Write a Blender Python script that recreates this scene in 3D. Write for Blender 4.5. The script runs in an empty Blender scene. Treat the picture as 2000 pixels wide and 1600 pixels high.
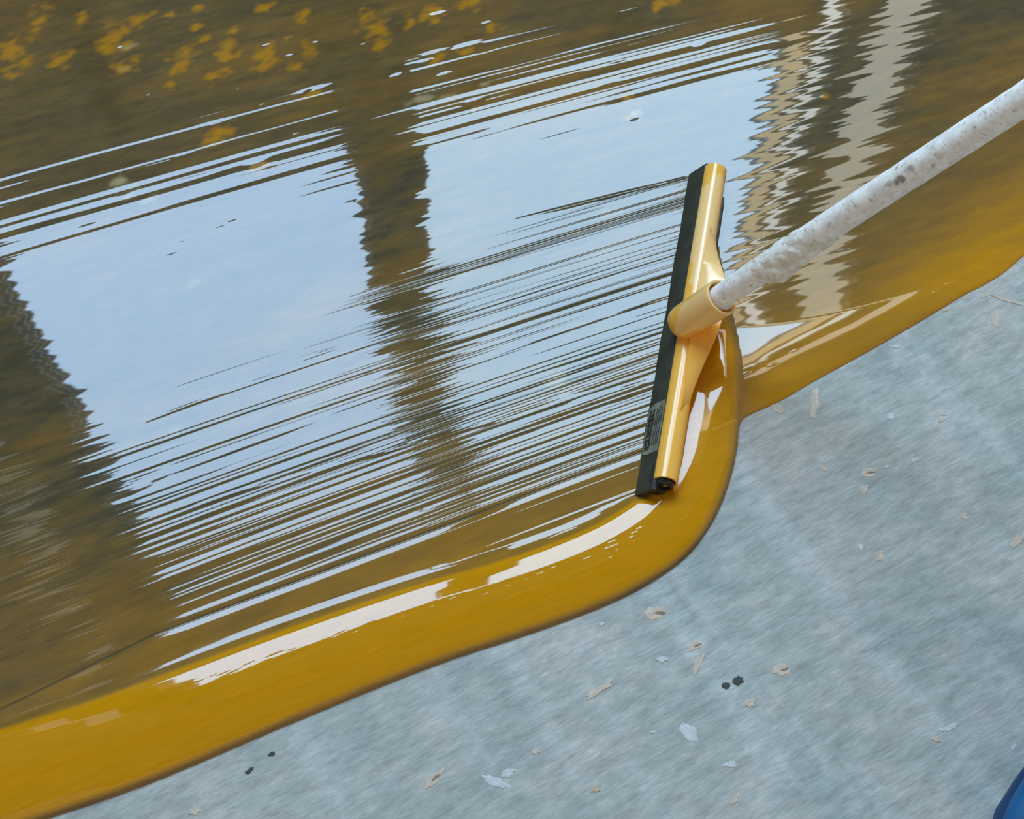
import bpy, bmesh, math, random
import numpy as np
from mathutils import Vector, Matrix

# ------------------------------------------------------------------ camera, world, exposure
S = bpy.context.scene
COL = S.collection
TILT = math.radians(28.0)          # camera looks down, 28 degrees away from straight down
CAM_H = 1.45
FPX = 2800.0                       # focal length in pixels of the 2000 px wide frame
cam = bpy.data.cameras.new('camera')
cam.sensor_fit = 'HORIZONTAL'; cam.sensor_width = 36.0
cam.lens = 36.0 * FPX / 2000.0
cam.clip_start = 0.02; cam.clip_end = 60
camo = bpy.data.objects.new('camera', cam)
camo.location = (0, 0, CAM_H); camo.rotation_euler = (TILT, 0, 0)
COL.objects.link(camo); S.camera = camo

WORLD_COL = (1.0, 0.93, 0.84); WORLD_STR = 0.45
w = bpy.data.worlds.new('world'); S.world = w; w.use_nodes = True
bg = w.node_tree.nodes['Background']
bg.inputs[0].default_value = (*WORLD_COL, 1); bg.inputs[1].default_value = WORLD_STR

S.view_settings.view_transform = 'Standard'; S.view_settings.look = 'None'
S.view_settings.gamma = 1.0; S.view_settings.exposure = 0.0
S.view_settings.use_curve_mapping = False
try:
    S.cycles.max_bounces = 6; S.cycles.caustics_reflective = False; S.cycles.caustics_refractive = False
except Exception:
    pass
random.seed(5); RNG = np.random.default_rng(11)

# daylight colours of the windows (radiance)
SKY_A = (7.3, 10.8, 15.2)
SKY_B = (8.0, 11.7, 15.4)
BLIND = (6.6, 5.6, 3.7)
CURTAIN = (5.3, 5.3, 4.6)
DIM = (1.3, 1.35, 1.25)

# ------------------------------------------------------------------ small helpers
def at(px, py, z=0.0):
    """Where the sight line through a pixel of the photo meets the height z."""
    u = (px - 1000) / FPX; v = (800 - py) / FPX
    c, s = math.cos(TILT), math.sin(TILT)
    d = (u, v * c + s, v * s - c)
    t = (z - CAM_H) / d[2]
    return Vector((t * d[0], t * d[1], z))

def material(name):
    m = bpy.data.materials.new(name); m.use_nodes = True
    nt = m.node_tree
    return m, nt, nt.nodes['Principled BSDF']

def noise(nt, coord, scale, detail=3, rot=0.0, stretch=(1, 1, 1), rough=0.5):
    mp = nt.nodes.new('ShaderNodeMapping'); mp.vector_type = 'TEXTURE'
    mp.inputs['Rotation'].default_value = (0, 0, rot)
    mp.inputs['Scale'].default_value = stretch
    nt.links.new(coord, mp.inputs[0])
    n = nt.nodes.new('ShaderNodeTexNoise'); n.inputs['Scale'].default_value = scale
    n.inputs['Detail'].default_value = detail; n.inputs['Roughness'].default_value = rough
    nt.links.new(mp.outputs[0], n.inputs['Vector'])
    return n.outputs[0]

def ramp(nt, src, stops):
    r = nt.nodes.new('ShaderNodeValToRGB'); e = r.color_ramp.elements
    while len(e) < len(stops): e.new(0.5)
    for k, (p, c) in enumerate(stops):
        e[k].position = p
        e[k].color = (c, c, c, 1) if not hasattr(c, '__len__') else (*c, 1)
    nt.links.new(src, r.inputs[0]); return r.outputs[0]

def mix(nt, a, b, fac, mode='MIX'):
    m = nt.nodes.new('ShaderNodeMix'); m.data_type = 'RGBA'; m.blend_type = mode
    for sock, v in ((m.inputs['Factor'], fac), (m.inputs['A'], a), (m.inputs['B'], b)):
        if isinstance(v, bpy.types.NodeSocket): nt.links.new(v, sock)
        elif hasattr(v, '__len__'): sock.default_value = (*v, 1)
        else: sock.default_value = v
    return m.outputs['Result']

def bump(nt, b, src, dist, strength=1.0):
    n = nt.nodes.new('ShaderNodeBump'); n.inputs['Distance'].default_value = dist
    n.inputs['Strength'].default_value = strength
    nt.links.new(src, n.inputs['Height']); nt.links.new(n.outputs[0], b.inputs['Normal'])

def objcoord(nt):
    return nt.nodes.new('ShaderNodeTexCoord').outputs['Object']

def simple(name, col, rough=0.5, bump_scale=None, bump_d=0.0004, vary=0.0):
    m, nt, b = material(name)
    b.inputs['Roughness'].default_value = rough
    c = objcoord(nt)
    if vary:
        n = noise(nt, c, 60, 4)
        f = ramp(nt, n, [(0.3, 1 - vary), (0.7, 1.0)])
        nt.links.new(mix(nt, col, f, 1.0, 'MULTIPLY'), b.inputs['Base Color'])
    else:
        b.inputs['Base Color'].default_value = (*col, 1)
    if bump_scale:
        bump(nt, b, noise(nt, c, bump_scale, 3), bump_d)
    return m

def emitter(name, col):
    m = bpy.data.materials.new(name); m.use_nodes = True
    nt = m.node_tree; nt.nodes.clear()
    o = nt.nodes.new('ShaderNodeOutputMaterial'); e = nt.nodes.new('ShaderNodeEmission')
    mx = max(col)
    e.inputs[0].default_value = (*[c / mx for c in col], 1); e.inputs[1].default_value = mx
    nt.links.new(e.outputs[0], o.inputs[0])
    return m

def obj(name, bm, mat, parent=None, smooth=True):
    me = bpy.data.meshes.new(name)
    if isinstance(bm, tuple):
        me.from_pydata(bm[0], [], bm[1])
        b2 = bmesh.new(); b2.from_mesh(me); bmesh.ops.recalc_face_normals(b2, faces=b2.faces); b2.to_mesh(me); b2.free()
    else:
        bmesh.ops.recalc_face_normals(bm, faces=bm.faces)
        bm.to_mesh(me); bm.free()
    if smooth:
        for p in me.polygons: p.use_smooth = True
        try: me.set_sharp_from_angle(angle=math.radians(40))
        except Exception: pass
    me.materials.append(mat)
    o = bpy.data.objects.new(name, me); COL.objects.link(o)
    if parent: o.parent = parent
    return o

def tag(o, label=None, cat=None, group=None, kind=None):
    if label: o['label'] = label
    if cat: o['category'] = cat
    if group: o['group'] = group
    if kind: o['kind'] = kind
    return o

def box_data(x0, x1, y0, y1, z0, z1):
    v = [(x, y, z) for x in (x0, x1) for y in (y0, y1) for z in (z0, z1)]
    f = [(0, 1, 3, 2), (4, 6, 7, 5), (0, 4, 5, 1), (2, 3, 7, 6), (0, 2, 6, 4), (1, 5, 7, 3)]
    return v, f

def join(parts):
    V, Fc = [], []
    for v, f in parts:
        k = len(V); V += list(v); Fc += [tuple(i + k for i in q) for q in f]
    return V, Fc

def loft(rings, close=True, caps=True):
    """Surface through equal-length rings of points."""
    n = len(rings[0]); V = [tuple(p) for r in rings for p in r]; Fc = []
    m = n if close else n - 1
    for i in range(len(rings) - 1):
        for j in range(m):
            k = (j + 1) % n
            Fc.append((i * n + j, i * n + k, (i + 1) * n + k, (i + 1) * n + j))
    if caps and close:
        Fc.append(tuple(range(n))); Fc.append(tuple((len(rings) - 1) * n + j for j in range(n)))
    return V, Fc

def frame_of(d):
    d = Vector(d).normalized()
    a = d.cross(Vector((0, 0, 1))).normalized(); b = a.cross(d).normalized()
    return d, a, b

def tube(p0, d, prof, n=32, caps=True, wob=None):
    """Lathe along direction d: prof = [(distance, radius)]."""
    d, a, b = frame_of(d); rings = []
    for i, (s, r) in enumerate(prof):
        ring = []
        for j in range(n):
            t = 2 * math.pi * j / n
            rr = r * (1 + (wob(s, t) if wob else 0))
            ring.append(Vector(p0) + d * s + a * (rr * math.cos(t)) + b * (rr * math.sin(t)))
        rings.append(ring)
    return loft(rings, True, caps)

# ------------------------------------------------------------------ the hall: floor, window wall, ceiling
def floor_material():
    m, nt, b = material('concrete')
    c = objcoord(nt)
    R30 = math.radians(29)
    grain = noise(nt, c, 420, 3, R30, (5.5, 1, 1), 0.6)
    streak = noise(nt, c, 90, 4, R30, (3.5, 1, 1), 0.55)
    cloud = noise(nt, c, 7, 4, 0.3, (1, 1, 1), 0.55)
    trowel = noise(nt, c, 16, 4, math.radians(-58), (9, 1, 1), 0.6)
    patch = noise(nt, c, 26, 3, math.radians(10), (1.2, 1, 1), 0.6)
    base = mix(nt, (0.305, 0.352, 0.328), (0.455, 0.455, 0.418), ramp(nt, cloud, [(0.33, 0.0), (0.68, 1.0)]))
    base = mix(nt, base, (0.56, 0.61, 0.60), ramp(nt, trowel, [(0.50, 0.0), (0.72, 0.50)]))
    base = mix(nt, base, (0.57, 0.52, 0.46), ramp(nt, patch, [(0.50, 0.0), (0.80, 0.45)]))
    f1 = ramp(nt, streak, [(0.28, 0.78), (0.72, 1.18)])
    base = mix(nt, base, f1, 1.0, 'MULTIPLY')
    f2 = ramp(nt, grain, [(0.25, 0.80), (0.75, 1.20)])
    base = mix(nt, base, f2, 1.0, 'MULTIPLY')
    fleck = noise(nt, c, 170, 2, R30, (6.5, 1, 1), 0.5)
    base = mix(nt, base, (0.66, 0.66, 0.62), ramp(nt, fleck, [(0.72, 0.0), (0.80, 0.75)]))
    nt.links.new(base, b.inputs['Base Color'])
    b.inputs['Roughness'].default_value = 0.62
    b.inputs['Specular IOR Level'].default_value = 0.35
    bump(nt, b, grain, 0.0004, 0.6)
    return m

tag(obj('floor', box_data(-6, 6, -5, 3.6, -0.15, 0.0), floor_material(), smooth=False), kind='structure')

PSI = math.radians(-13.0); WD = 3.0
WALL = Matrix.Rotation(-PSI, 4, 'Z') @ Matrix.Translation((0, WD, 0))   # local x along wall, y away from the room
def on_wall(o):
    o.matrix_world = WALL; return o
m_wall = simple('window_wall_paint', (0.62, 0.62, 0.58), 0.8, 20, 0.002, 0.3)
m_ceil = simple('ceiling_boards', (0.16, 0.15, 0.12), 0.8, 10, 0.004, 0.3)
m_frame = simple('dark_window_frame', (0.03, 0.03, 0.028), 0.5)
ZTOP = 8.2
# window openings: u0, u1, z0, z1, material colour
OPEN = [(-1.09, 0.165, 2.30, 5.0, SKY_A), (0.385, 1.624, 2.16, 5.0, SKY_B), (0.165, 0.385, 4.35, 5.0, SKY_B), (1.626, 1.725, 2.12, 5.1, BLIND),  # third opening: glowing transom added so the bead's highlight crosses the mullion
        (1.728, 1.800, 1.66, 5.1, (9.0, 9.6, 9.6)), (1.935, 2.125, 1.45, 5.1, CURTAIN), (-1.62, -1.44, 3.1, 5.3, DIM)]
us = sorted({-4.0, 5.0} | {o[0] for o in OPEN} | {o[1] for o in OPEN})
parts = []
for a, b_ in zip(us[:-1], us[1:]):
    hole = next((o for o in OPEN if o[0] <= a and o[1] >= b_), None)
    if hole:
        parts.append(box_data(a, b_, 0, 0.25, 0, hole[2])); parts.append(box_data(a, b_, 0, 0.25, hole[3], ZTOP))
    else:
        parts.append(box_data(a, b_, 0, 0.25, 0, ZTOP))
on_wall(tag(obj('wall_front', join(parts), m_wall, smooth=False), kind='structure'))
for i, (u0, u1, z0, z1, c) in enumerate(OPEN):
    t = 0.003 if i else 0.014
    fr = join([box_data(u0, u0 + t, 0.02, 0.08, z0, z1), box_data(u1 - t, u1, 0.02, 0.08, z0, z1),
               box_data(u0 + t, u1 - t, 0.02, 0.08, z0, z0 + t), box_data(u0 + t, u1 - t, 0.02, 0.08, z1 - t, z1)])
    f = on_wall(tag(obj('window_%d' % (i + 1), fr, m_frame, smooth=False), kind='structure'))
    p = obj('pane', box_data(u0 + t, u1 - t, 0.045, 0.055, z0 + t, z1 - t), emitter('daylit_pane_%d' % (i + 1), c), f, smooth=False)
pil = join([box_data(0.17, 0.38, -0.05, 0.0, 0.0, 4.34), box_data(-1.43, -1.11, -0.05, 0.0, 0.0, 7.0)])
on_wall(tag(obj('trim_2', pil, m_frame, smooth=False), kind='structure'))
# dark pipes and posts standing against the wall below the windows
pp = join([box_data(u, u + w_, -0.06, 0.0, 0.0, 2.1) for u, w_ in ((-0.55, 0.05), (0.05, 0.09), (0.52, 0.06), (0.98, 0.10), (-1.3, 0.12))])
on_wall(tag(obj('trim_1', pp, m_frame, smooth=False), kind='structure'))
tag(obj('ceiling', box_data(-6, 6, -1.6, 4.2, ZTOP, ZTOP + 0.2), m_ceil, smooth=False), kind='structure')

# ------------------------------------------------------------------ the resin, poured and drawn out by the squeegee
CA, CB, CC = 0.49559, 0.0165, -0.12959
def stroke_t(X, Y): return Y * (1 - CC * X) - CA * X - CB * X * X
def stroke_Y(X, t): return (t + CA * X + CB * X * X) / (1 - CC * X)
def tt(px, py):
    p = at(px, py); return stroke_t(p.x, p.y)

xs = np.concatenate([np.arange(-1.15, -0.72, 0.012), np.arange(-0.72, 0.10, 0.0040), np.arange(0.10, 0.36, 0.0015), np.arange(0.36, 0.60, 0.0022), np.arange(0.60, 0.80, 0.004), np.arange(0.80, 1.2, 0.012)])
ts = np.concatenate([np.arange(0.40, 0.46, 0.0008), np.arange(0.46, 1.06, 0.00055), np.arange(1.06, 1.45, 0.00075), np.arange(1.45, 1.65, 0.0012), np.arange(1.65, 2.1, 0.006)])
XX, TT = np.meshgrid(xs, ts, indexing='ij')
YY = stroke_Y(XX, TT)

def sm(x, a, b):
    t = np.clip((x - a) / (b - a), 0, 1); return t * t * (3 - 2 * t)

def basis(v, v0, lam):
    """Cubic B-spline rows: (index, four weights) of a random lattice with spacing lam."""
    q = (v - v0) / lam; i = np.floor(q).astype(int); f = q - i
    w = np.stack([(1 - f) ** 3 / 6, (3 * f ** 3 - 6 * f ** 2 + 4) / 6, (-3 * f ** 3 + 3 * f ** 2 + 3 * f + 1) / 6, f ** 3 / 6], 1)
    return i, w

def lattice(lx, lt, x_shift=None):
    """Smooth random field, correlation lx along the stroke, lt across it; unit variance or so."""
    ix, wx = basis(xs, xs[0], lx); it, wt = basis(ts, ts[0], lt)
    G = RNG.standard_normal((ix.max() + 5, it.max() + 5))
    rows = sum(wx[:, k:k + 1] * G[ix + k, :] for k in range(4))
    out = sum(rows[:, it + k] * wt[None, :, k] for k in range(4))
    return out / max(out.std(), 1e-9)

def norm_slope(n, slope):
    g = (np.diff(n, axis=1) / np.diff(ts)[None, :])[:, :1500].std()
    return n * (slope / g)

def lines(lx, lt, slope, cut=0.6):
    """Narrow separate ridges rather than a continuous ripple."""
    return norm_slope(np.maximum(lattice(lx, lt) - cut, 0) ** 1.3, slope)

def streaks(lx, lt, slope):
    """Height field whose slope across the stroke has the given rms."""
    n = lattice(lx, lt)
    return norm_slope(n, slope)

def seg_dist(X, Y, pts):
    """Signed distance to a polyline: positive on its left side."""
    best = np.full(X.shape, 1e9); sign = np.ones(X.shape); arc = np.zeros(X.shape); s0 = 0.0
    for (ax, ay), (bx, by) in zip(pts[:-1], pts[1:]):
        dx, dy = bx - ax, by - ay; L2 = dx * dx + dy * dy
        k = np.clip(((X - ax) * dx + (Y - ay) * dy) / L2, 0, 1)
        ex, ey = X - ax - k * dx, Y - ay - k * dy
        d = np.hypot(ex, ey); m = d < best - 1e-9
        best = np.where(m, d, best)
        sign = np.where(m, np.where(dx * ey - dy * ex >= 0, 1.0, -1.0), sign)
        arc = np.where(m, s0 + k * math.sqrt(L2), arc); s0 += math.sqrt(L2)
    return best * sign, arc

def smooth_poly(px, n=10, z=0.0):
    """Catmull-Rom through photo pixels, dropped on the floor."""
    P = [at(*p, z).xy for p in px]; P = [P[0] * 2 - P[1]] + P + [P[-1] * 2 - P[-2]]; out = []
    for i in range(1, len(P) - 2):
        a, b, c, d = P[i - 1:i + 3]
        for k in range(n):
            t = k / n
            q = 0.5 * ((2 * b) + (c - a) * t + (2 * a - 5 * b + 4 * c - d) * t * t + (3 * b - a - 3 * c + d) * t ** 3)
            out.append((q.x, q.y))
    out.append(tuple(P[-2])); return out

bead_px = [(-500, 1790), (-250, 1710), (90, 1600), (300, 1527), (600, 1400), (850, 1300), (1000, 1250), (1120, 1208), (1220, 1166),
           (1300, 1120), (1355, 1073), (1400, 1005), (1428, 930), (1441, 870), (1447, 815), (1448, 755), (1444, 700), (1435, 645), (1424, 600), (1414, 550), (1404, 500)]
bead_line = smooth_poly(bead_px, 6)
pool_px = [(-500, 1790), (-250, 1710), (90, 1600), (300, 1527), (600, 1400), (850, 1300), (1000, 1250), (1120, 1208), (1220, 1166),
           (1300, 1120), (1355, 1073), (1400, 1005), (1428, 930), (1440, 872), (1450, 821), (1520, 786), (1600, 740), (1700, 685), (1800, 627), (1880, 579),
           (1925, 556), (1965, 530), (2010, 492), (2100, 430), (2350, 280), (2700, 60)]
pool_line = smooth_poly(pool_px, 6)
d_pool, arc_pool = seg_dist(XX, YY, pool_line)
d_bead, arc_bead = seg_dist(XX, YY, bead_line)

A = at(1240, 970); B = at(1347, 342)
E1 = (B - A).normalized(); E2 = Vector((E1.y, -E1.x, 0)); BL = (B - A).length
AX = (XX - A.x) * E1.x + (YY - A.y) * E1.y          # along the blade
AR = (XX - A.x) * E2.x + (YY - A.y) * E2.y          # to the right of the blade

FILM = 0.0012
def bead_profile(d, scale):
    """Cross-section of the rolled-up bead against distance from its outer edge (metres)."""
    k = d / scale
    kk = np.array([0, .0004, .0020, .006, .014, .028, .044, .056, .066, .077, .085, .0895, .0935, .0975, .1010, .1045, .1090, .150])
    # slope table from the crest inwards; outwards a round shoulder
    hh = np.array([0, .0016, .0034, .0056, .0076, .0092, .0098, .00985, .00965, .0088, .0076, .0063, .0042, .0021, .0010, .0003, 0.0, 0.0])
    fine = np.linspace(0, .16, 3200); h = np.interp(fine, kk, hh)
    # soften the polyline
    g = np.exp(-np.linspace(-2.5, 2.5, 81) ** 2); g /= g.sum()
    hs = np.convolve(np.concatenate([np.full(60, 0.0), h, np.full(60, 0.0)]), g, 'same')[60:-60]
    hs = np.where(fine < .004, h, hs); kmix = sm(fine, .003, .010); hs = h * (1 - kmix) + hs * kmix
    return np.interp(k, fine, hs, left=0, right=0)

# width of the bead: wide at the left, narrower round the corner and beside the tool
wide = 1.10 - 0.16 * sm(XX, -0.45, 0.05)
side = sm(YY, 0.60, 0.735) * sm(XX, 0.10, 0.20)
scale = wide * (1 - side) + 0.80 * side
bead = bead_profile(np.maximum(d_bead, 0), scale) * scale
bead *= (d_bead > 0)
# the bead ends behind the socket, and has been wiped away by the blade
bead *= 1 - sm(AX, 0.20, 0.37)
inside = sm(AX, -0.012, 0.006)
bead *= 1 - inside * (1 - sm(AR, 0.004, 0.026))
# low swell along the right-hand rim of the pool
ex = [at(*q) for q in ((1450, 821), (1520, 786), (1600, 740), (1700, 685), (1800, 627), (1880, 579), (1965, 530), (2060, 460), (2200, 372), (2500, 188))]
ec = np.polyfit([p.x for p in ex], [p.y for p in ex], 3)
k2 = (YY - np.polyval(ec, XX)) * 0.86
fx = [at(*q) for q in ((1430, 650), (1500, 630), (1610, 603), (1755, 574), (1900, 545), (2060, 450))]
kfo = np.polyfit([p.x for p in fx], [(p.y - np.polyval(ec, p.x)) * 0.86 for p in fx], 2)
kf = np.maximum(np.polyval(kfo, np.clip(XX, 0.2, 0.62)), 0.012)
u = np.clip((kf - k2) / kf, 0, 1.0)
u = np.where(u < 0.06, u * u / 0.12, u - 0.03)          # rounded start
hc = 0.0098 * kf / 0.4 * 2.0
swell = hc * (u / .4 - 0.5 * (u / .4) ** 2) + 0.0021 * sm(u, 0.0, 1.0) * 0.6
swell = np.where(k2 < 0.001, 0, swell)
gsw = sm(XX, 0.225, 0.25) * (1 - sm(XX, 0.40, 0.62)) * sm(d_pool, 0.0, 0.006)
swell = np.maximum(swell * gsw, -0.0006 * gsw)

# ---- streak layers
T_DARK = tt(900, 1018); T_TOP = tt(1345, 345) + 0.004; T_U = tt(700, 350) - 0.012
behind = 1 - sm(AR, -0.004, 0.002) * sm(AX, -0.01, 0.0) * (1 - sm(AX, BL - 0.002, BL + 0.01))   # 1 = swept side
left_of = (AR < 0.0)
H = np.zeros_like(XX)
RP_ = sm(XX, 0.22, 0.30)                      # right-hand part, beyond the tool
H += streaks(0.50, 0.060, 0.0030) * (1 - 0.5 * RP_)
H += streaks(0.30, 0.016, 0.0026) * (1 - 0.7 * RP_)
H += streaks(0.12, 0.0052, 0.0072)
H += streaks(0.05, 0.0026, 0.0030)
wander = 0.012 * lattice(0.5, 0.3)
Tw = TT + wander * 0.5
X_fan = sm(XX, -0.60, 0.25)
dense = sm(Tw, T_DARK - 0.003, T_DARK + 0.006) * (1 - sm(Tw + 0.085 * (1 - sm(XX, -0.55, 0.05)), T_TOP - 0.012, T_TOP - 0.001))
dense *= np.where(AR < 0.002, 1.0, 0.0) * 1.0
near = sm(XX, -0.45, 0.12)
low = 1 - sm(TT, T_DARK + 0.05, T_TOP - 0.02)
fade_low = 0.16 + 0.84 * sm(TT, T_DARK + 0.012 - 0.010 * sm(XX, -0.2, 0.1), T_DARK + 0.085 - 0.055 * sm(XX, -0.2, 0.1))
grow = (0.30 + 0.75 * low) * fade_low
H += lines(0.30, 0.0012, 0.075, 0.2) * dense * near * (1 - 0.65 * low)
H += streaks(0.40, 0.0014, 0.040) * dense * near * (1 - 0.7 * low)
H += lines(0.55, 0.0017, 0.046, 0.5) * dense * fade_low * (0.55 + 0.45 * low) * (0.35 + 0.65 * sm(lattice(0.3, 0.03), -0.9, 0.5))
H += lines(0.75, 0.0034, 0.034, 0.7) * dense * (0.5 + 0.5 * low) * fade_low
H += streaks(0.50, 0.0022, 0.034) * dense * grow
H += streaks(0.60, 0.0048, 0.026) * dense * grow
H += streaks(0.09, 0.0018, 0.008) * dense * grow
# rougher streaks in the two bands by the far edge of the reflection
upper = sm(Tw, T_U - 0.010, T_U + 0.010) * (1 - sm(XX, 0.30, 0.38))
upfade = 1 - 0.75 * sm(TT, T_U + 0.09, T_U + 0.15)
H += lines(0.9, 0.0034, 0.030, 0.7) * upper * upfade
H += streaks(0.90, 0.0052, 0.021) * upper * sm(TT, T_U + 0.01, T_U + 0.035) * upfade
# the bead itself is almost smooth, and the pool right of the tool has settled
H *= 1 - 0.93 * sm(bead, 0.0004, 0.0030)
calm = sm(XX, 0.25, 0.28) * (1 - sm(TT, 0.76, 0.90))
H *= 1 - 0.88 * calm
strip = sm(TT, 0.555, 0.58) * (1 - sm(TT, T_DARK - 0.008, T_DARK - 0.003)) * (XX < 0.14)
H *= 1 - 0.55 * strip
H += lines(0.35, 0.0028, 0.045, 0.9) * (1 - sm(Tw, T_DARK - 0.012, T_DARK)) * sm(TT, 0.575, 0.59) * sm(XX, -0.12, 0.12) * (AR < 0.0)

def stroke_line(px0, px1, width, depth, kind='groove', soft=0.05):
    """A single line drawn along the stroke from one photo pixel to another."""
    p, q = at(*px0), at(*px1); t0, t1 = stroke_t(p.x, p.y), stroke_t(q.x, q.y)
    x0, x1 = p.x, q.x
    tc = t0 + (t1 - t0) * np.clip((XX - x0) / (x1 - x0), -0.3, 1.3)
    m = sm(XX, x0 - soft * 0.2, x0 + soft) * (1 - sm(XX, x1 - soft * 0.1, x1 + 0.004))
    z = (TT - tc) / width
    if kind == 'groove': return -depth * np.exp(-z * z) * m
    if kind == 'ridge': return depth * np.exp(-z * z) * m
    if kind == 'step': return depth * 0.5 * (1 - np.tanh(z)) * m
    return 0

# the long seam left by the lower end of the blade: resin climbs towards the bead, with a crease above
seam_t = np.interp(XX, [at(0, 1390).x, at(300, 1243).x, at(620, 1123).x, at(900, 1018).x, at(1240, 890).x],
                   [tt(0, 1390), tt(300, 1243), tt(620, 1123), tt(900, 1018), tt(1240, 890)])
seam_m = (AR < 0.0) * 1.0
z = TT - seam_t; zs = z
H += seam_m * (0.00062 * (1 - sm(z, -0.0085, 0.0)) - 0.00062 * (1 - sm(z, -0.060, -0.010)))
H += seam_m * (-0.00050 * np.exp(-((z - 0.0008) / 0.0013) ** 2) + 0.00020 * np.exp(-((z - 0.0065) / 0.0045) ** 2))
# the edge of the freshest pass, from the top end of the blade
H += stroke_line((960, 442), (1346, 347), 0.0021, 0.00055, 'ridge', 0.10)
H += stroke_line((700, 560), (1346, 352), 0.0020, 0.00010, 'ridge', 0.2)
for a_, b_, wd, dp in (((300, 940), (1315, 574), .0026, .00022), ((500, 900), (1300, 622), .0022, .00016), ((850, 800), (1290, 660), .002, .00012),
                       ((150, 880), (760, 640), .0022, .00015), ((300, 1010), (1270, 745), .0026, .00016)):
    H += stroke_line(a_, b_, wd, dp, 'ridge', 0.1) * (AR < 0)
# lens-thin runs just above the bead
H += stroke_line((620, 1215), (1245, 978), 0.0030, 0.00022, 'ridge', 0.3)

# ---- lumps and pits in the unsmoothed far part, thick yellow spots round them
thick = np.zeros_like(XX); pale = np.zeros_like(XX)
def spot(px, py, rx, rt, dz=0.0, th=0.0, pl=0.0, rot=0.0):
    p = at(px, py); t0 = stroke_t(p.x, p.y)
    m = (np.abs(XX - p.x) < 4 * rx) & (np.abs(TT - t0) < 4 * rt + 0.02)
    i = np.nonzero(m.any(1))[0]; j = np.nonzero(m.any(0))[0]
    if not len(i) or not len(j): return
    sl = np.s_[i[0]:i[-1] + 1, j[0]:j[-1] + 1]
    u = (XX[sl] - p.x) / rx; v = (TT[sl] - t0) / rt
    r2 = u * u + v * v
    H[sl] += dz * np.exp(-r2)
    edge = 1 - sm(np.sqrt(r2) + 0.28 * LUMP[sl] + 0.20 * LUMP2[sl], 0.0, 1.65)
    if th: thick[sl] = np.maximum(thick[sl], th * edge)
    if pl: pale[sl] = np.maximum(pale[sl], pl * edge)
LUMP = lattice(0.008, 0.006); LUMP2 = lattice(0.004, 0.003)
yellow = [(75, 45, 16, 20), (160, 40, 9, 10), (222, 78, 22, 22), (20, 100, 22, 18), (120, 118, 16, 12), (275, 38, 18, 10), (240, 135, 22, 9), (50, 125, 14, 10),
          (335, 30, 9, 7), (358, 125, 20, 16), (335, 165, 9, 9), (440, 108, 14, 22), (415, 155, 14, 10), (455, 62, 9, 7), (385, 55, 9, 7), (405, 75, 9, 5),
          (525, 105, 20, 16), (600, 100, 16, 12), (575, 130, 14, 8), (520, 130, 22, 6), (560, 77, 7, 7), (715, 35, 18, 14), (738, 60, 16, 16), (745, 90, 12, 8),
          (845, 25, 22, 14), (800, 45, 10, 12), (915, 8, 30, 9), (962, 55, 12, 10), (905, 105, 18, 6), (855, 118, 16, 10), (425, 265, 18, 10), (505, 333, 16, 7),
          (610, 185, 14, 5), (930, 212, 8, 6), (385, 15, 9, 5), (515, 15, 14, 6), (592, 32, 9, 9), (1225, 190, 9, 5), (1225, 229, 9, 4), (1918, 412, 12, 9),
          (1300, 8, 20, 10), (25, 150, 20, 6), (265, 120, 10, 10), (1612, 190, 7, 5)]
for x, y, rx, ry in yellow:
    spot(x, y, rx * 1.35 / 1600, ry * 1.8 / 1500, 0.00004, 0.62)
glints = [(115, 99, 8), (42, 96, 7), (76, 120, 8), (215, 41, 8), (235, 92, 9), (520, 88, 9), (612, 84, 8), (565, 109, 10), (735, 20, 6), (716, 85, 14),
          (855, 27, 14), (848, 102, 16), (912, 88, 18), (832, 118, 9), (780, 144, 10), (610, 176, 18), (420, 240, 22), (395, 245, 8), (500, 318, 17), (525, 322, 8),
          (868, 143, 7), (950, 44, 8), (500, 2, 9), (925, 195, 14), (248, 95, 6), (258, 55, 6), (240, 95, 7), (110, 143, 6), (65, 20, 6), (1190, 160, 12), (1365, 90, 9), (1238, 229, 10), (290, 186, 4), (465, 174, 5)]
for x, y, r in glints:
    s = r / 9
    # a pit: its far wall faces the viewer and catches the window
    spot(x, y + 3, 0.0062 * s ** 0.8, 0.0030 * s ** 0.5, -(0.00042 if y < 150 else 0.00030) * s ** 0.5, 0.0)
for x, y, rx, rt, pl in [(828, 192, .020, .0095, .8), (868, 190, .016, .004, .5), (232, 358, .011, .012, .9), (262, 375, .014, .008, .75), (290, 392, .012, .007, .6),
                         (940, 166, .012, .004, .7), (1092, 742, .012, .014, .75), (1115, 760, .014, .010, .6), (1210, 415, .010, .006, .5), (1810, 14, .010, .005, .5),
                         (1242, 226, .012, .010, .6), (375, 555, .010, .012, .5), (1182, 418, .009, .008, .6), (252, 92, .014, .003, .5), (242, 136, .014, .003, .45), (340, 845, .008, .006, .6), (500, 322, .010, .005, .3)]:
    spot(x, y, rx * .8, rt * .8, 0.0, 0.0, pl * (.8 if y < 400 else .4))
# dust under the skin: tiny raised dashes
for k in range(230):
    x = random.uniform(330, 1290); y0 = np.interp(x, [330, 850, 1120, 1290], [1345, 1175, 1100, 1010]); y = y0 + abs(random.gauss(0, 42)) + 4
    spot(x, y, random.uniform(.0022, .0050), .0008, random.uniform(.00004, .00011))
for k in range(60):
    spot(random.uniform(0, 1230), random.uniform(0, 900), random.uniform(.003, .009), random.uniform(.0012, .002), random.choice((-1, 1)) * random.uniform(.00004, .00014))
for x, y in ((1550, 689), (1488, 709), (1505, 717), (1454, 733), (1850, 556), (1866, 553), (1826, 572), (120, 1547)):
    spot(x, y, .0042, .0010, .00014)
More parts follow.
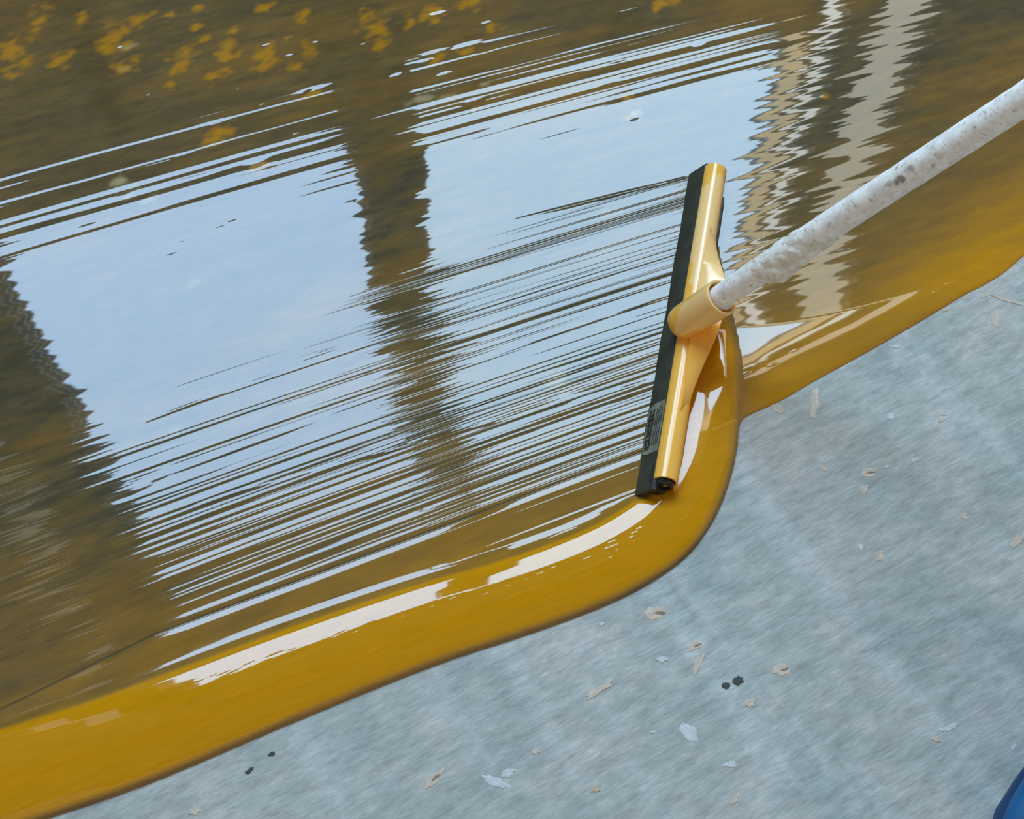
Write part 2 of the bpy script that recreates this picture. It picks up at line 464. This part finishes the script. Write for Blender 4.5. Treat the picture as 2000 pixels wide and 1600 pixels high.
# waves crossing the streaks here and there (disturbed patches)
H += streaks(0.018, 0.0045, 0.020) * sm(lattice(0.07, 0.030), 1.25, 2.2) * (TT < 1.12) * (bead < 0.001) * (AR < 0)

edge_in = np.clip(d_pool, 0, 0.0045) / 0.0045
rim = np.sqrt(np.clip(1 - (1 - edge_in) ** 2, 0, 1))
base = FILM * rim * (1 + 0.9 * (1 - sm(d_pool, 0.002, 0.12)) * sm(XX, 0.2, 0.3))
Z = base + bead + swell + H * sm(d_pool, 0.002, 0.012)
# a fine second lip where the outer edge of the bead has crept forwards
Z = np.where(d_pool > 0, np.maximum(Z, 0.00012 * rim), np.clip(d_pool * 1.2, -0.004, 0))

# how thick the resin is: 0 = drawn out thin over the dark primer, 1 = full yellow body
soft = lattice(0.12, 0.05) * 0.05 + lattice(0.03, 0.006) * 0.03
body = 0.02 + 0.10 * (1 - sm(TT, 0.60, 1.05)) + 0.17 * (1 - sm(TT, 0.58, 0.80)) + 0.10 * (1 - sm(TT, T_DARK - 0.004, T_DARK + 0.002)) + soft
body = np.maximum(body, sm(bead, 0.0002, 0.0085))
rt_body = 0.06 + 0.22 * (1 - sm(d_pool, 0.08, 0.34)) + 0.42 * (1 - sm(d_pool, 0.02, 0.13)) + soft
body = np.where(XX > 0.10, np.maximum(body, rt_body * sm(XX, 0.20, 0.30)), body)
thick = np.clip(np.maximum(thick, body + 0.06 * sm(TT, 1.1, 1.3)), 0, 1)
thick *= 1 - 0.9 * np.exp(-((zs - 0.0012) / 0.0014) ** 2) * seam_m

def film_mesh():
    nx, nt_ = XX.shape
    idx = np.arange(nx * nt_).reshape(nx, nt_)
    q = np.stack([idx[:-1, :-1], idx[1:, :-1], idx[1:, 1:], idx[:-1, 1:]], -1).reshape(-1, 4)
    dd = d_pool.reshape(-1)
    keep = (dd[q] > -0.0035).any(1)
    q = q[keep]
    used, inv = np.unique(q, return_inverse=True); q = inv.reshape(-1, 4)
    co = np.stack([XX.reshape(-1)[used], YY.reshape(-1)[used], Z.reshape(-1)[used]], 1).astype(np.float32)
    me = bpy.data.meshes.new('resin_coating')
    me.vertices.add(len(co)); me.vertices.foreach_set('co', co.ravel())
    me.loops.add(q.size); me.loops.foreach_set('vertex_index', q.ravel().astype(np.int32))
    me.polygons.add(len(q)); me.polygons.foreach_set('loop_start', (np.arange(len(q)) * 4).astype(np.int32))
    me.polygons.foreach_set('loop_total', np.full(len(q), 4, np.int32))
    me.update(calc_edges=True)
    me.polygons.foreach_set('use_smooth', np.ones(len(q), bool))
    for nm, arr in (('thickness', thick), ('chip', pale)):
        a = me.attributes.new(nm, 'FLOAT', 'POINT'); a.data.foreach_set('value', arr.reshape(-1)[used].astype(np.float32))
    uv = np.stack([XX.reshape(-1)[used], TT.reshape(-1)[used], np.zeros(len(used))], 1).astype(np.float32)
    a = me.attributes.new('stroke', 'FLOAT_VECTOR', 'POINT'); a.data.foreach_set('vector', uv.ravel())
    return me

def resin_material():
    m, nt, b = material('mustard_resin')
    def attr(n, out):
        a = nt.nodes.new('ShaderNodeAttribute'); a.attribute_name = n; return a.outputs[out]
    st = attr('stroke', 'Vector')
    th = attr('thickness', 'Fac')
    lines = noise(nt, st, 210, 4, 0, (9, 1, 1), 0.6)
    mott = noise(nt, st, 30, 5, 0, (3, 1, 1), 0.6)
    mott2 = noise(nt, st, 90, 4, 0, (2.6, 1, 1), 0.6)
    thin_c = mix(nt, (0.080, 0.066, 0.034), (0.140, 0.103, 0.046), ramp(nt, mott, [(0.30, 0.0), (0.72, 1.0)]))
    thin_c = mix(nt, thin_c, (0.050, 0.050, 0.034), ramp(nt, mott2, [(0.42, 0.0), (0.70, 0.70)]))
    c1 = ramp(nt, th, [(0.0, 0.0), (0.45, 0.46), (0.85, 1.0)])
    body_c = mix(nt, thin_c, (0.590, 0.264, 0.004), c1)
    body_c = mix(nt, body_c, ramp(nt, lines, [(0.25, 0.90), (0.75, 1.08)]), 1.0, 'MULTIPLY')
    col = mix(nt, body_c, (0.46, 0.38, 0.20), attr('chip', 'Fac'))
    nt.links.new(col, b.inputs['Base Color'])
    b.inputs['Roughness'].default_value = 0.025
    sw = nt.nodes.new('ShaderNodeMath'); sw.operation = 'MULTIPLY'; nt.links.new(th, sw.inputs[0]); sw.inputs[1].default_value = 0.35
    nt.links.new(sw.outputs[0], b.inputs['Subsurface Weight'])
    b.inputs['Subsurface Radius'].default_value = (0.005, 0.0024, 0.0004); b.inputs['Subsurface Scale'].default_value = 1.0
    b.inputs['IOR'].default_value = 1.50
    return m

me = film_mesh(); me.materials.append(resin_material())
resin = bpy.data.objects.new('resin_coating', me); COL.objects.link(resin)
tag(resin, 'glossy mustard yellow resin coating spread over the grey floor, rolled into a thick bead', 'resin coating')

# ------------------------------------------------------------------ squeegee
m_plastic, nt_, b_ = material('yellow_plastic')
oc = objcoord(nt_)
wet = noise(nt_, oc, 14, 2, 0, (1, 1, 1), 0.4)
nt_.links.new(mix(nt_, (1.0, 0.63, 0.25), (0.98, 0.50, 0.08), ramp(nt_, wet, [(0.47, 0.0), (0.49, 1.0)])), b_.inputs['Base Color'])
b_.inputs['Roughness'].default_value = 0.14; b_.inputs['Subsurface Weight'].default_value = 0.12
b_.inputs['Subsurface Radius'].default_value = (0.006, 0.003, 0.001); b_.inputs['Subsurface Scale'].default_value = 1.0
bump(nt_, b_, noise(nt_, oc, 55, 3), 0.0005, 0.35)
m_rubber = simple('black_rubber', (0.048, 0.054, 0.036), 0.42, 700, 0.00035, 0.5)
m_rubber_wet = simple('wet_black_rubber', (0.012, 0.014, 0.014), 0.12)
m_ring = simple('yellow_reflection', (0.40, 0.22, 0.012), 0.1)

sq = bpy.data.objects.new('squeegee', None); COL.objects.link(sq)
M4 = Matrix.Identity(4)
M4.col[0] = (*E1, 0); M4.col[1] = (*(-E2), 0); M4.col[2] = (0, 0, 1, 0); M4.translation = (A.x, A.y, 0)
sq.matrix_world = M4; INV = M4.inverted()
tag(sq, 'yellow plastic floor squeegee with black rubber blade on a whitewashed pole, pushing the resin', 'squeegee')
def L(x, r, z): return Vector((x, -r, z))

# blade: a leaning rubber lip
rings = []
for i in range(61):
    x = BL * i / 60; wv = 0.0004 * math.sin(x * 55) + 0.0002 * math.sin(x * 210)
    prof = [(-0.0008 + wv, 0.0012), (0.0022 + wv, 0.0010), (0.0215, 0.0235), (0.0205, 0.0285), (0.0165, 0.0270)]
    top = 1.0
    if x > BL - 0.012: top = 1 - 0.0 * (x - BL + 0.012)
    rings.append([L(x, r, z) for r, z in prof])
obj('blade', loft(rings), m_rubber, sq)
# body: half-round channel
def arc_profile(cr, cz, R, a0, a1, n=26, wall=0.0024):
    out = [(cr + R * math.cos(a), cz + R * math.sin(a)) for a in np.linspace(a0, a1, n)]
    inn = [(cr + (R - wall) * math.cos(a), cz + (R - wall) * math.sin(a)) for a in np.linspace(a1, a0, n)]
    return out + inn
CR, CZ, BR = 0.0300, 0.0225, 0.0140
X0, X1 = 0.013, BL - 0.004
rings = [[L(x, r, z) for r, z in arc_profile(CR, CZ, BR, math.radians(205), math.radians(-38))] for x in np.linspace(X0, X1, 40)]
body_o = obj('body', loft(rings), m_plastic, sq)
# skirt along the right-hand foot of the body
rings = [[L(x, r, z) for r, z in ((0.0400, 0.0150), (0.0432, 0.0150), (0.0440, 0.0060), (0.0415, 0.0050))] for x in np.linspace(X0 - 0.003, X1, 30)]
obj('skirt', loft(rings), m_plastic, sq)
# rubber core with hollow ends
def core(x0, x1, R, r_in, depth):
    pr = [(depth, r_in * .8), (0.0008, r_in), (0, r_in + 0.0012), (0.0, R - 0.002), (0.0015, R - 0.0004), (0.004, R), (x1 - x0, R)]
    return pr
def lathe_local(x0, direction, prof, R0=(CR - 0.001, CZ - 0.001), n=28):
    rings = []
    for s, r in prof:
        rings.append([L(x0 + direction * s, R0[0] + r * math.cos(2 * math.pi * j / n), R0[1] + r * math.sin(2 * math.pi * j / n)) for j in range(n)])
    return loft(rings)
obj('rubber_plug', lathe_local(X0 - 0.006, 1, core(0, .10, 0.0112, 0.0056, 0.003)), m_rubber_wet, sq)
obj('rubber_plug', lathe_local(X1 + 0.0045, -1, core(0, .10, 0.0112, 0.002, 0.001)), m_rubber_wet, sq)
obj('yellow_reflection', lathe_local(X0 - 0.0045, 1, [(0, 0.0), (0.0002, 0.003), (0.0014, 0.0052)]), m_ring, sq)  # yellowish reflection in the hollow plug end, put in as a coloured disc
# neck of rubber between core and blade at the lower end
rings = [[L(x, r, z) for r, z in ((0.012, 0.012), (0.024, 0.009), (0.032, 0.016), (0.022, 0.030), (0.014, 0.024))] for x in (X0 - 0.011, X0 - 0.006, X0 + 0.02)]
obj('blade_root', loft(rings), m_rubber_wet, sq)
# rear blade, seen as a thin dark strip beside the upper half
rings = [[L(x, r, z) for r, z in ((0.0425, 0.0190), (0.0462, 0.0185), (0.0480, 0.0020), (0.0450, 0.0018))] for x in np.linspace(BL * 0.45, BL - 0.040, 20)]
obj('rear_blade', loft(rings), m_rubber, sq)

# handle and socket direction
Mo = at(1411, 580, 0.100); Ee = at(2000, 197, 0.45)
Md = INV @ Mo; Dd = ((INV.to_3x3()) @ (Ee - Mo)).normalized()
SOCK_L = 0.072
XS = (Md - Dd * SOCK_L * 0.55).x
# web: the shoulder plate running from the socket out along the body
def web():
    rings = []; xa, xb = 0.098, 0.352; n = 60; xc = 0.245
    for i in range(n + 1):
        x = xa + (xb - xa) * i / n
        t = (x - xc) / ((xb - xc) if x > xc else (xc - xa))
        f = (0.5 + 0.5 * math.cos(math.pi * max(-1, min(1, t)))) ** 1.1
        ends = math.sqrt(max(0.0, 1 - abs(t) ** 10))
        r_in = 0.0330 - 0.003 * f; r_out = r_in + 0.0015 + (0.0090) * ends + 0.0260 * f
        z_in = CZ + math.sqrt(max(0, BR ** 2 - (r_in - CR) ** 2)) + 0.0004 + 0.003 * ends
        z_out = 0.0305 + 0.014 * f
        th_ = 0.0032
        rings.append([L(x, r_in, z_in), L(x, r_in + 0.0012, z_in + 0.0010), L(x, (r_in + r_out) / 2, (z_in + z_out) / 2 + 0.0016), L(x, r_out - 0.001, z_out + 0.0008),
                      L(x, r_out, z_out - 0.0008), L(x, r_out - 0.002, z_out - th_), L(x, (r_in + r_out) / 2, (z_in + z_out) / 2 - th_), L(x, r_in, z_in - th_)])
    return loft(rings)
obj('shoulder_web', web(), m_plastic, sq)
# socket: hollow tube
pr = [(-SOCK_L - 0.010, 0.006), (-SOCK_L - 0.008, 0.0135), (-SOCK_L - 0.003, 0.0185), (-SOCK_L + 0.006, 0.0205), (-0.004, 0.0215), (-0.0008, 0.0217), (0, 0.0212), (0, 0.0190), (-0.001, 0.0185), (-0.040, 0.0180)]
obj('socket', tube(Md, Dd, pr, 48), m_plastic, sq)

# pole
def pole_material():
    m, nt, b = material('whitewashed_pole')
    tc = nt.nodes.new('ShaderNodeTexCoord').outputs['Object']
    a = noise(nt, tc, 75, 5, 0, (1, 1, 1), 0.65); s = noise(nt, tc, 210, 3); k = noise(nt, tc, 38, 2)
    c = mix(nt, (0.80, 0.75, 0.68), (0.97, 0.95, 0.90), ramp(nt, a, [(0.35, 0.0), (0.6, 1.0)]))
    c = mix(nt, c, (0.38, 0.28, 0.20), ramp(nt, s, [(0.58, 0.0), (0.74, 0.75)]))
    c = mix(nt, c, (0.16, 0.11, 0.08), ramp(nt, k, [(0.70, 0.0), (0.76, 0.8)]))
    nt.links.new(c, b.inputs['Base Color']); b.inputs['Roughness'].default_value = 0.62
    bump(nt, b, a, 0.0012, 0.7)
    return m
m_pole = pole_material()
PLEN = 1.15; RP = 0.0150
rr = [random.uniform(-1, 1) for _ in range(400)]
def wob(s, t):
    q = s * 70; i = int(math.floor(q)) + 60
    f = q - math.floor(q); f = f * f * (3 - 2 * f)
    v = rr[i % 400] * (1 - f) + rr[(i + 1) % 400] * f
    return 0.018 * v * math.cos(t * 2 + s * 40) + 0.008 * math.sin(s * 300 + 3 * t)
prof = [(s, RP - 0.0016 * math.exp(-max(s, 0) / 0.03)) for s in np.arange(-0.035, PLEN, 0.004)] + [(PLEN, RP)]
PUP = frame_of(Dd)[2] * 0.0018
pole = obj('pole', tube(Md + PUP, Dd, prof, 40, wob=wob), m_pole, sq)
# threads showing at the mouth of the socket
def thread():
    d, a, b = frame_of(Dd); V = []; rings = []
    for i in range(150):
        t = i * 0.25; s = -0.006 + 0.0040 * t / (2 * math.pi) * 0.9
        c = Md + d * s + (a * math.cos(t) + b * math.sin(t)) * (RP - 0.0012)
        o = (a * math.cos(t) + b * math.sin(t))
        rings.append([c + o * 0.0009 * math.cos(k * 1.257) + d * 0.0009 * math.sin(k * 1.257) for k in range(5)])
    return loft(rings[:62])
obj('screw_thread', thread(), m_pole, pole)
# tape or plaster wrap, crumpled, with a loose tongue hanging on the lower side
m_tape, nt_, b_ = material('paint_caked_tape')
oc = objcoord(nt_); n1 = noise(nt_, oc, 90, 5, 0, (1, 1, 1), 0.65)
nt_.links.new(mix(nt_, (0.70, 0.62, 0.48), (0.92, 0.90, 0.84), ramp(nt_, n1, [(0.38, 0.0), (0.62, 1.0)])), b_.inputs['Base Color'])
b_.inputs['Roughness'].default_value = 0.55; bump(nt_, b_, n1, 0.0022, 0.9)
def tape():
    d, a, b = frame_of(Dd); rings = []; n = 72; m = 60
    s0, s1 = 0.058, 0.155
    RT = np.random.default_rng(3); G = RT.standard_normal((14, 16))
    def nz(u, v):
        x = u * 12; y = v * 15; i, j = int(x) % 13, int(y) % 15; fx, fy = x - int(x), y - int(y)
        fx = fx * fx * (3 - 2 * fx); fy = fy * fy * (3 - 2 * fy)
        j2 = (j + 1) % 15
        return (G[i, j] * (1 - fx) + G[i + 1, j] * fx) * (1 - fy) + (G[i, j2] * (1 - fx) + G[i + 1, j2] * fx) * fy
    # angle of the lower, viewer-facing side
    for i in range(m + 1):
        u = i / m; ring = []
        for j in range(n):
            v = j / n; t = 2 * math.pi * v
            skew = 0.016 * math.cos(t + 0.6)
            s = s0 + (s1 - s0) * u + skew * (1 - u * 0.3) + 0.004 * nz(0.5, v) * (u - 0.5)
            env = min(1, u * 6, (1 - u) * 6)
            low = max(0.0, math.cos(t - math.radians(335))) ** 3
            flap = 0.0065 * low * math.exp(-((u - 0.22) / 0.22) ** 2)
            r = RP * 1.012 + env * (0.0014 + 0.0010 * nz(u, v)) + flap
            ring.append(Md + d * s + a * (r * math.cos(t)) + b * (r * math.sin(t)))
        rings.append(ring)
    return loft(rings)
tp = obj('tape', tape(), m_tape, pole)
m_fibre = simple('pale_fibre', (0.66, 0.63, 0.55), 0.4)
def fibre(pts, r):
    P = [INV @ Vector(p) for p in pts]; rings = []
    Q = []
    for i in range(len(P) - 1):
        for k in range(6): Q.append(P[i].lerp(P[i + 1], k / 6))
    Q.append(P[-1])
    for _ in range(8): Q = [Q[0]] + [(Q[i - 1] + Q[i] * 2 + Q[i + 1]) / 4 for i in range(1, len(Q) - 1)] + [Q[-1]]
    for i, q in enumerate(Q):
        t = (Q[min(i + 1, len(Q) - 1)] - Q[max(i - 1, 0)]); d, a, b = frame_of(t)
        rings.append([q + a * (r * math.cos(k * 1.257)) + b * (r * math.sin(k * 1.257)) for k in range(5)])
    return loft(rings)
obj('loose_fibre', fibre([at(1575, 505, .185), at(1610, 494, .18), at(1640, 488, .17), at(1660, 486, .16)], .00035), m_fibre, tp)
obj('loose_fibre', fibre([at(1590, 490, .20), at(1612, 486, .19), at(1635, 486, .17), at(1659, 487, .16)], .00028), m_fibre, tp)
obj('loose_fibre', fibre([at(1520, 545, .15), at(1512, 553, .14), at(1504, 561, .12)], .00035), m_fibre, tp)

# worn label with small dark lettering near the lower end of the blade
def blade_pt(x, k, off=0.0004):
    p0 = Vector((x, -0.0, 0)); r = 0.0 + (0.0165 + 0.0008) * k - 0.0008; z = 0.0012 + (0.0270 - 0.0012) * k
    nrm = Vector((-0.0258, 0.0173)).normalized()
    return L(x, r + nrm.x * off, z + nrm.y * off)
m_label = simple('worn_clear_label', (0.27, 0.29, 0.22), 0.3, 300, 0.0003, 0.5)
m_ink = simple('label_ink', (0.015, 0.018, 0.016), 0.4)
rings = []
for i in range(20):
    x = 0.048 + 0.066 * i / 19; e = 0.10 if i in (0, 19) else 0.0
    rings.append([blade_pt(x + 0.004 * 0, 0.06 + e * 3, 0.0006), blade_pt(x, 0.5, 0.0007), blade_pt(x, 0.97, 0.0007), blade_pt(x, 0.97, 0.0001), blade_pt(x, 0.06 + e * 3, 0.0001)])
lab = obj('label', loft(rings), m_label, sq)
lab['label'] = 'greyish worn sticker with small dark lettering'
bars = []
x = 0.054
while x < 0.106:
    wdt = random.choice((.0012, .0018, .0024))
    for k0, k1 in random.choice((((.14, .46),), ((.14, .26), (.34, .46)), ((.14, .20), (.20, .46)))):
        q = [blade_pt(x, k0, .0008), blade_pt(x + wdt, k0, .0008), blade_pt(x + wdt, k1, .0008), blade_pt(x, k1, .0008)]
        q2 = [blade_pt(x, k0, .0011), blade_pt(x + wdt, k0, .0011), blade_pt(x + wdt, k1, .0011), blade_pt(x, k1, .0011)]
        bars.append(loft([q, q2]))
    x += wdt + random.choice((.0009, .0014))
for k0 in (.56, .66, .76, .86):
    x = 0.058
    while x < 0.104:
        wdt = random.uniform(.0012, .004)
        q = [blade_pt(x, k0, .0008), blade_pt(x + wdt, k0, .0008), blade_pt(x + wdt, k0 + .035, .0008), blade_pt(x, k0 + .035, .0008)]
        q2 = [blade_pt(x, k0, .0010), blade_pt(x + wdt, k0, .0010), blade_pt(x + wdt, k0 + .035, .0010), blade_pt(x, k0 + .035, .0010)]
        bars.append(loft([q, q2])); x += wdt + .001
obj('lettering', join(bars), m_ink, lab, smooth=False)

# ------------------------------------------------------------------ chips and flecks lying on the bare concrete
MC = {'tan': simple('tan_chip', (0.68, 0.54, 0.38), 0.7, 300, 0.0006, 0.45), 'white': simple('white_fleck', (0.62, 0.64, 0.64), 0.6, 300, 0.0004, 0.2),
      'cream': simple('cream_chip', (0.70, 0.60, 0.48), 0.7, 300, 0.0006, 0.35), 'dark': simple('dark_crumb', (0.07, 0.075, 0.06), 0.8, 300, 0.0006, 0.3),
      'brown': simple('brown_core', (0.36, 0.24, 0.14), 0.8, 400, 0.0005, 0.5)}
def chip(name, px, py, w_, h_, ang, col, label, cat, core=False, ragged=0.5, group=None, thick_=0.0008):
    """Flat irregular flake: w_ long, h_ wide in photo pixels, ang degrees anticlockwise."""
    p = at(px, py); sc = 1 / 1660.0
    rx, ry = w_ * sc / 2, h_ * sc / 2 * 1.08
    rnd = random.Random(int(px * 7 + py)); n = 26; R_ = [1 + ragged * rnd.uniform(-1, 0.6) for _ in range(n)]
    R_ = [(R_[i - 1] + 4 * R_[i] + R_[(i + 1) % n]) / 6 for i in range(n)]
    rings = []
    for k, (f, z) in enumerate(((1.0, 0.00002), (1.0, thick_ * .5), (0.86, thick_ * .95), (0.45, thick_ * 1.1), (0.05, thick_ * 1.02))):
        rings.append([(rx * f * R_[i] * math.cos(2 * math.pi * i / n), ry * f * R_[i] * math.sin(2 * math.pi * i / n), z + (0.0002 * rnd.uniform(-1, 1) if 1 < k < 4 else 0)) for i in range(n)])
    o = obj(name, loft(rings), MC[col]); o.location = (p.x, p.y, 0); o.rotation_euler = (0, 0, math.radians(ang))
    tag(o, label, cat, group)
    if core:
        rings = []
        for f, z in ((0.50, thick_ * .9), (0.42, thick_ * 1.25), (0.1, thick_ * 1.3)):
            rings.append([(rx * f * R_[(i + 5) % n] * math.cos(2 * math.pi * i / n) + rx * .22, ry * f * R_[(i + 9) % n] * .55 * math.sin(2 * math.pi * i / n) - ry * .15, z) for i in range(n)])
        obj('brown_core', loft(rings), MC['brown'], o)
    return o
CH = [
 ('wood_chip', 1283, 1197, 42, 22, 5, 'cream', 'cream chip with brown middle, just below the rounded corner of the resin bead', 'wood chip', True),
 ('wood_chip', 1357, 1262, 30, 15, 25, 'cream', 'small cream chip with brown middle above a slanting sliver in the lower middle floor', 'wood chip', True),
 ('wood_sliver', 1363, 1300, 46, 12, 62, 'cream', 'steep cream sliver directly below a small brown-centred chip', 'wood sliver', False),
 ('paint_fleck', 1293, 1288, 26, 11, 8, 'white', 'white fleck to the left of the steep cream sliver', 'paint fleck', False),
 ('wood_sliver', 1170, 1348, 58, 12, 33, 'cream', 'long tan sliver slanting up to the right below the middle of the bead', 'wood sliver', False),
 ('wood_chip', 1527, 1308, 34, 22, 15, 'cream', 'cream chip with brown edge between two faint trowel streaks', 'wood chip', True),
 ('paint_fleck', 1348, 1432, 44, 24, -50, 'white', 'ragged whitish fleck left of the small round pale chip, lower middle', 'paint fleck', False),
 ('wood_chip', 846, 1522, 44, 18, 45, 'cream', 'peach coloured chip with brown tip on concrete near the bottom centre-left', 'wood chip', True),
 ('paint_fleck', 968, 1527, 46, 18, -25, 'white', 'bluish white smudge-like fleck, larger of two beside each other at the bottom', 'paint fleck', False),
 ('paint_fleck', 992, 1510, 24, 14, 25, 'white', 'small bluish white fleck just above a larger one at the bottom', 'paint fleck', False),
 ('paint_fleck', 1426, 1493, 26, 12, 5, 'white', 'rounded white fleck low on the floor right of the ragged whitish one', 'paint fleck', False),
 ('wood_chip', 1465, 1374, 20, 13, 20, 'cream', 'small pale chip with tan middle below the two dark crumbs', 'wood chip', False),
 ('wood_sliver', 1592, 785, 62, 17, 80, 'cream', 'upright cream sliver near the resin edge right of the bead', 'wood sliver', False),
 ('wood_chip', 1517, 798, 30, 17, -35, 'cream', 'cream chip touching the resin edge beside the bead', 'wood chip', False),
 ('paint_fleck', 1739, 814, 17, 13, 60, 'white', 'small square white fleck on bare floor halfway up the right side', 'paint fleck', False),
 ('wood_chip', 1696, 923, 38, 19, 12, 'cream', 'tan-brown chip on bare floor right of the bead, larger upper one of two', 'wood chip', True),
 ('wood_chip', 1687, 955, 24, 15, 60, 'cream', 'smaller tan chip directly below a larger tan-brown chip', 'wood chip', False),
 ('paint_fleck', 1785, 899, 16, 9, 0, 'white', 'tiny bright white fleck up and right of the tan-brown chip pair', 'paint fleck', False),
 ('paint_fleck', 1732, 912, 12, 6, 10, 'white', 'tiny pale fleck immediately right of the tan-brown chip', 'paint fleck', False),
 ('paint_fleck', 1682, 1068, 15, 11, -5, 'white', 'tiny square white fleck above a small upright pale chip', 'paint fleck', False),
 ('wood_chip', 1717, 1087, 22, 14, 70, 'cream', 'small upright pale chip below the tiny square white fleck', 'wood chip', False),
 ('paint_fleck', 1882, 1010, 16, 10, 15, 'cream', 'small cream fleck alone near the right edge of the floor', 'paint fleck', False),
 ('wood_sliver', 1986, 1058, 40, 14, 40, 'cream', 'pale tapering sliver cut by the right edge of the picture', 'wood sliver', False),
 ('wood_sliver', 1849, 1423, 40, 9, 18, 'white', 'thin white sliver in the lower right, above a dull pinkish chip', 'wood sliver', False),
 ('wood_chip', 1827, 1444, 17, 10, -30, 'cream', 'dull pinkish chip just below the thin white sliver', 'wood chip', False),
 ('wood_sliver', 1944, 622, 46, 16, 84, 'cream', 'broad pale upright smear of dried paint near the right end of the resin edge', 'dried paint', False),
 ('wood_sliver', 1972, 588, 76, 8, -18, 'cream', 'long thin pale strip lying by the right picture edge below the resin', 'wood sliver', False),
 ('wood_chip', 1921, 579, 14, 8, 5, 'cream', 'tiny pinkish chip close to the resin edge, left of the long thin strip', 'wood chip', False),
 ('wood_sliver', 1848, 605, 22, 7, 30, 'cream', 'small pale sliver hugging the resin edge at upper right', 'wood sliver', False),
 ('paint_fleck', 1750, 677, 24, 8, 8, 'white', 'pale fleck below the middle of the right resin edge', 'paint fleck', False),
 ('wood_chip', 1843, 809, 13, 8, 10, 'cream', 'upper of two tiny cream crumbs in the right part of the floor', 'wood chip', False),
 ('wood_chip', 1839, 821, 14, 7, 25, 'cream', 'lower of two tiny cream crumbs in the right part of the floor', 'wood chip', False),
 ('wood_chip', 1164, 1541, 20, 10, 25, 'tan', 'small tan chip alone at the bottom middle of the floor', 'wood chip', False),
 ('wood_chip', 381, 1584, 24, 13, 35, 'cream', 'cream chip at the very bottom left below the yellow bead', 'wood chip', False),
 ('paint_fleck', 1175, 1219, 14, 6, 25, 'white', 'tiny white fleck close under the bead left of its rounded corner', 'paint fleck', False),
 ('wood_chip', 1610, 915, 18, 10, -20, 'cream', 'faint pale chip left of the tan-brown chip pair', 'wood chip', False),
 ('dark_crumb', 1419, 1340, 14, 11, 20, 'dark', 'dark crumb on the grey floor, left and smaller one of a pair', 'crumb', False),
 ('dark_crumb', 1442, 1329, 18, 15, 30, 'dark', 'dark crumb on the grey floor, right and larger one of a pair', 'crumb', False),
 ('dark_crumb', 531, 1473, 12, 8, 30, 'dark', 'small brown crumb on the floor below the left half of the bead', 'crumb', False),
 ('dark_crumb', 488, 1505, 18, 7, 35, 'dark', 'thin dull brown crumb below and left of another under the bead', 'crumb', False),
 ('paint_fleck', 1275, 1430, 10, 6, 10, 'white', 'tiny pale fleck between the long tan sliver and the ragged whitish fleck', 'paint fleck', False),
 ('wood_chip', 1435, 1562, 24, 10, 60, 'cream', 'faint pinkish chip near the bottom edge right of centre', 'wood chip', False),
 ('paint_fleck', 1980, 1460, 16, 7, 60, 'white', 'small upright whitish fleck above the blue boot', 'paint fleck', False),
 ('wood_chip', 1046, 1468, 17, 12, -20, 'cream', 'dull cream chip above and right of the bluish white fleck pair', 'wood chip', False),
]
for n_, px, py, w_, h_, an, c_, lb, ct, core_ in CH:
    chip(n_, px, py, w_ * 1.02, h_ * 1.05, an, c_, lb, ct, core_)

# ------------------------------------------------------------------ blue boot in the corner
m_boot = simple('blue_boot_rubber', (0.001, 0.105, 0.27), 0.5, 60, 0.0006, 0.15)
m_sole = simple('dark_blue_sole', (0.003, 0.04, 0.12), 0.6)
boot = bpy.data.objects.new('boot', None); COL.objects.link(boot)
bp = at(1983, 1742); boot.location = (bp.x, bp.y, 0); boot.rotation_euler = (0, 0, math.radians(54))
tag(boot, 'smooth bright blue boot toe entering at the bottom right corner', 'boot')
def boot_upper():
    # x runs from toe to heel
    rings = []
    for x, hw, top in ((-.002, .006, .022), (.003, .020, .032), (.012, .033, .042), (.03, .044, .052), (.06, .050, .060), (.10, .049, .074), (.14, .044, .096), (.17, .043, .12), (.22, .042, .13), (.27, .036, .13), (.285, .020, .12)):
        ring = []
        for j in range(28):
            a = 2 * math.pi * j / 28; c, s = math.cos(a), math.sin(a)
            zc = 0.012 + (top - 0.012) / 2; zr = (top - 0.012) / 2
            ring.append((x, hw * math.copysign(abs(c) ** 0.8, c), zc + zr * math.copysign(abs(s) ** 0.8, s)))
        rings.append(ring)
    V1 = loft(rings)
    rings = []
    for z, r0, r1 in ((.08, .055, .040), (.13, .052, .042), (.20, .053, .045), (.28, .058, .050), (.32, .060, .053)):
        rings.append([(0.225 + r0 * math.cos(2 * math.pi * j / 28), r1 * math.sin(2 * math.pi * j / 28), z) for j in range(28)])
    return join([V1, loft(rings)])
up = obj('upper', boot_upper(), m_boot, boot)
for p in up.data.polygons: p.use_smooth = True
sb = up.modifiers.new('smooth', 'SUBSURF'); sb.levels = 2; sb.render_levels = 2
outl = [(x, hw) for x, hw in ((0.0, .004), (.004, .022), (.012, .035), (.03, .046), (.06, .052), (.10, .050), (.15, .044), (.22, .043), (.27, .038), (.288, .018))]
out2 = [(x, y) for x, y in outl] + [(x, -y) for x, y in reversed(outl)]
obj('sole', loft([[(x, y, z) for x, y in out2] for z in (0.0, 0.018)]), m_sole, boot)
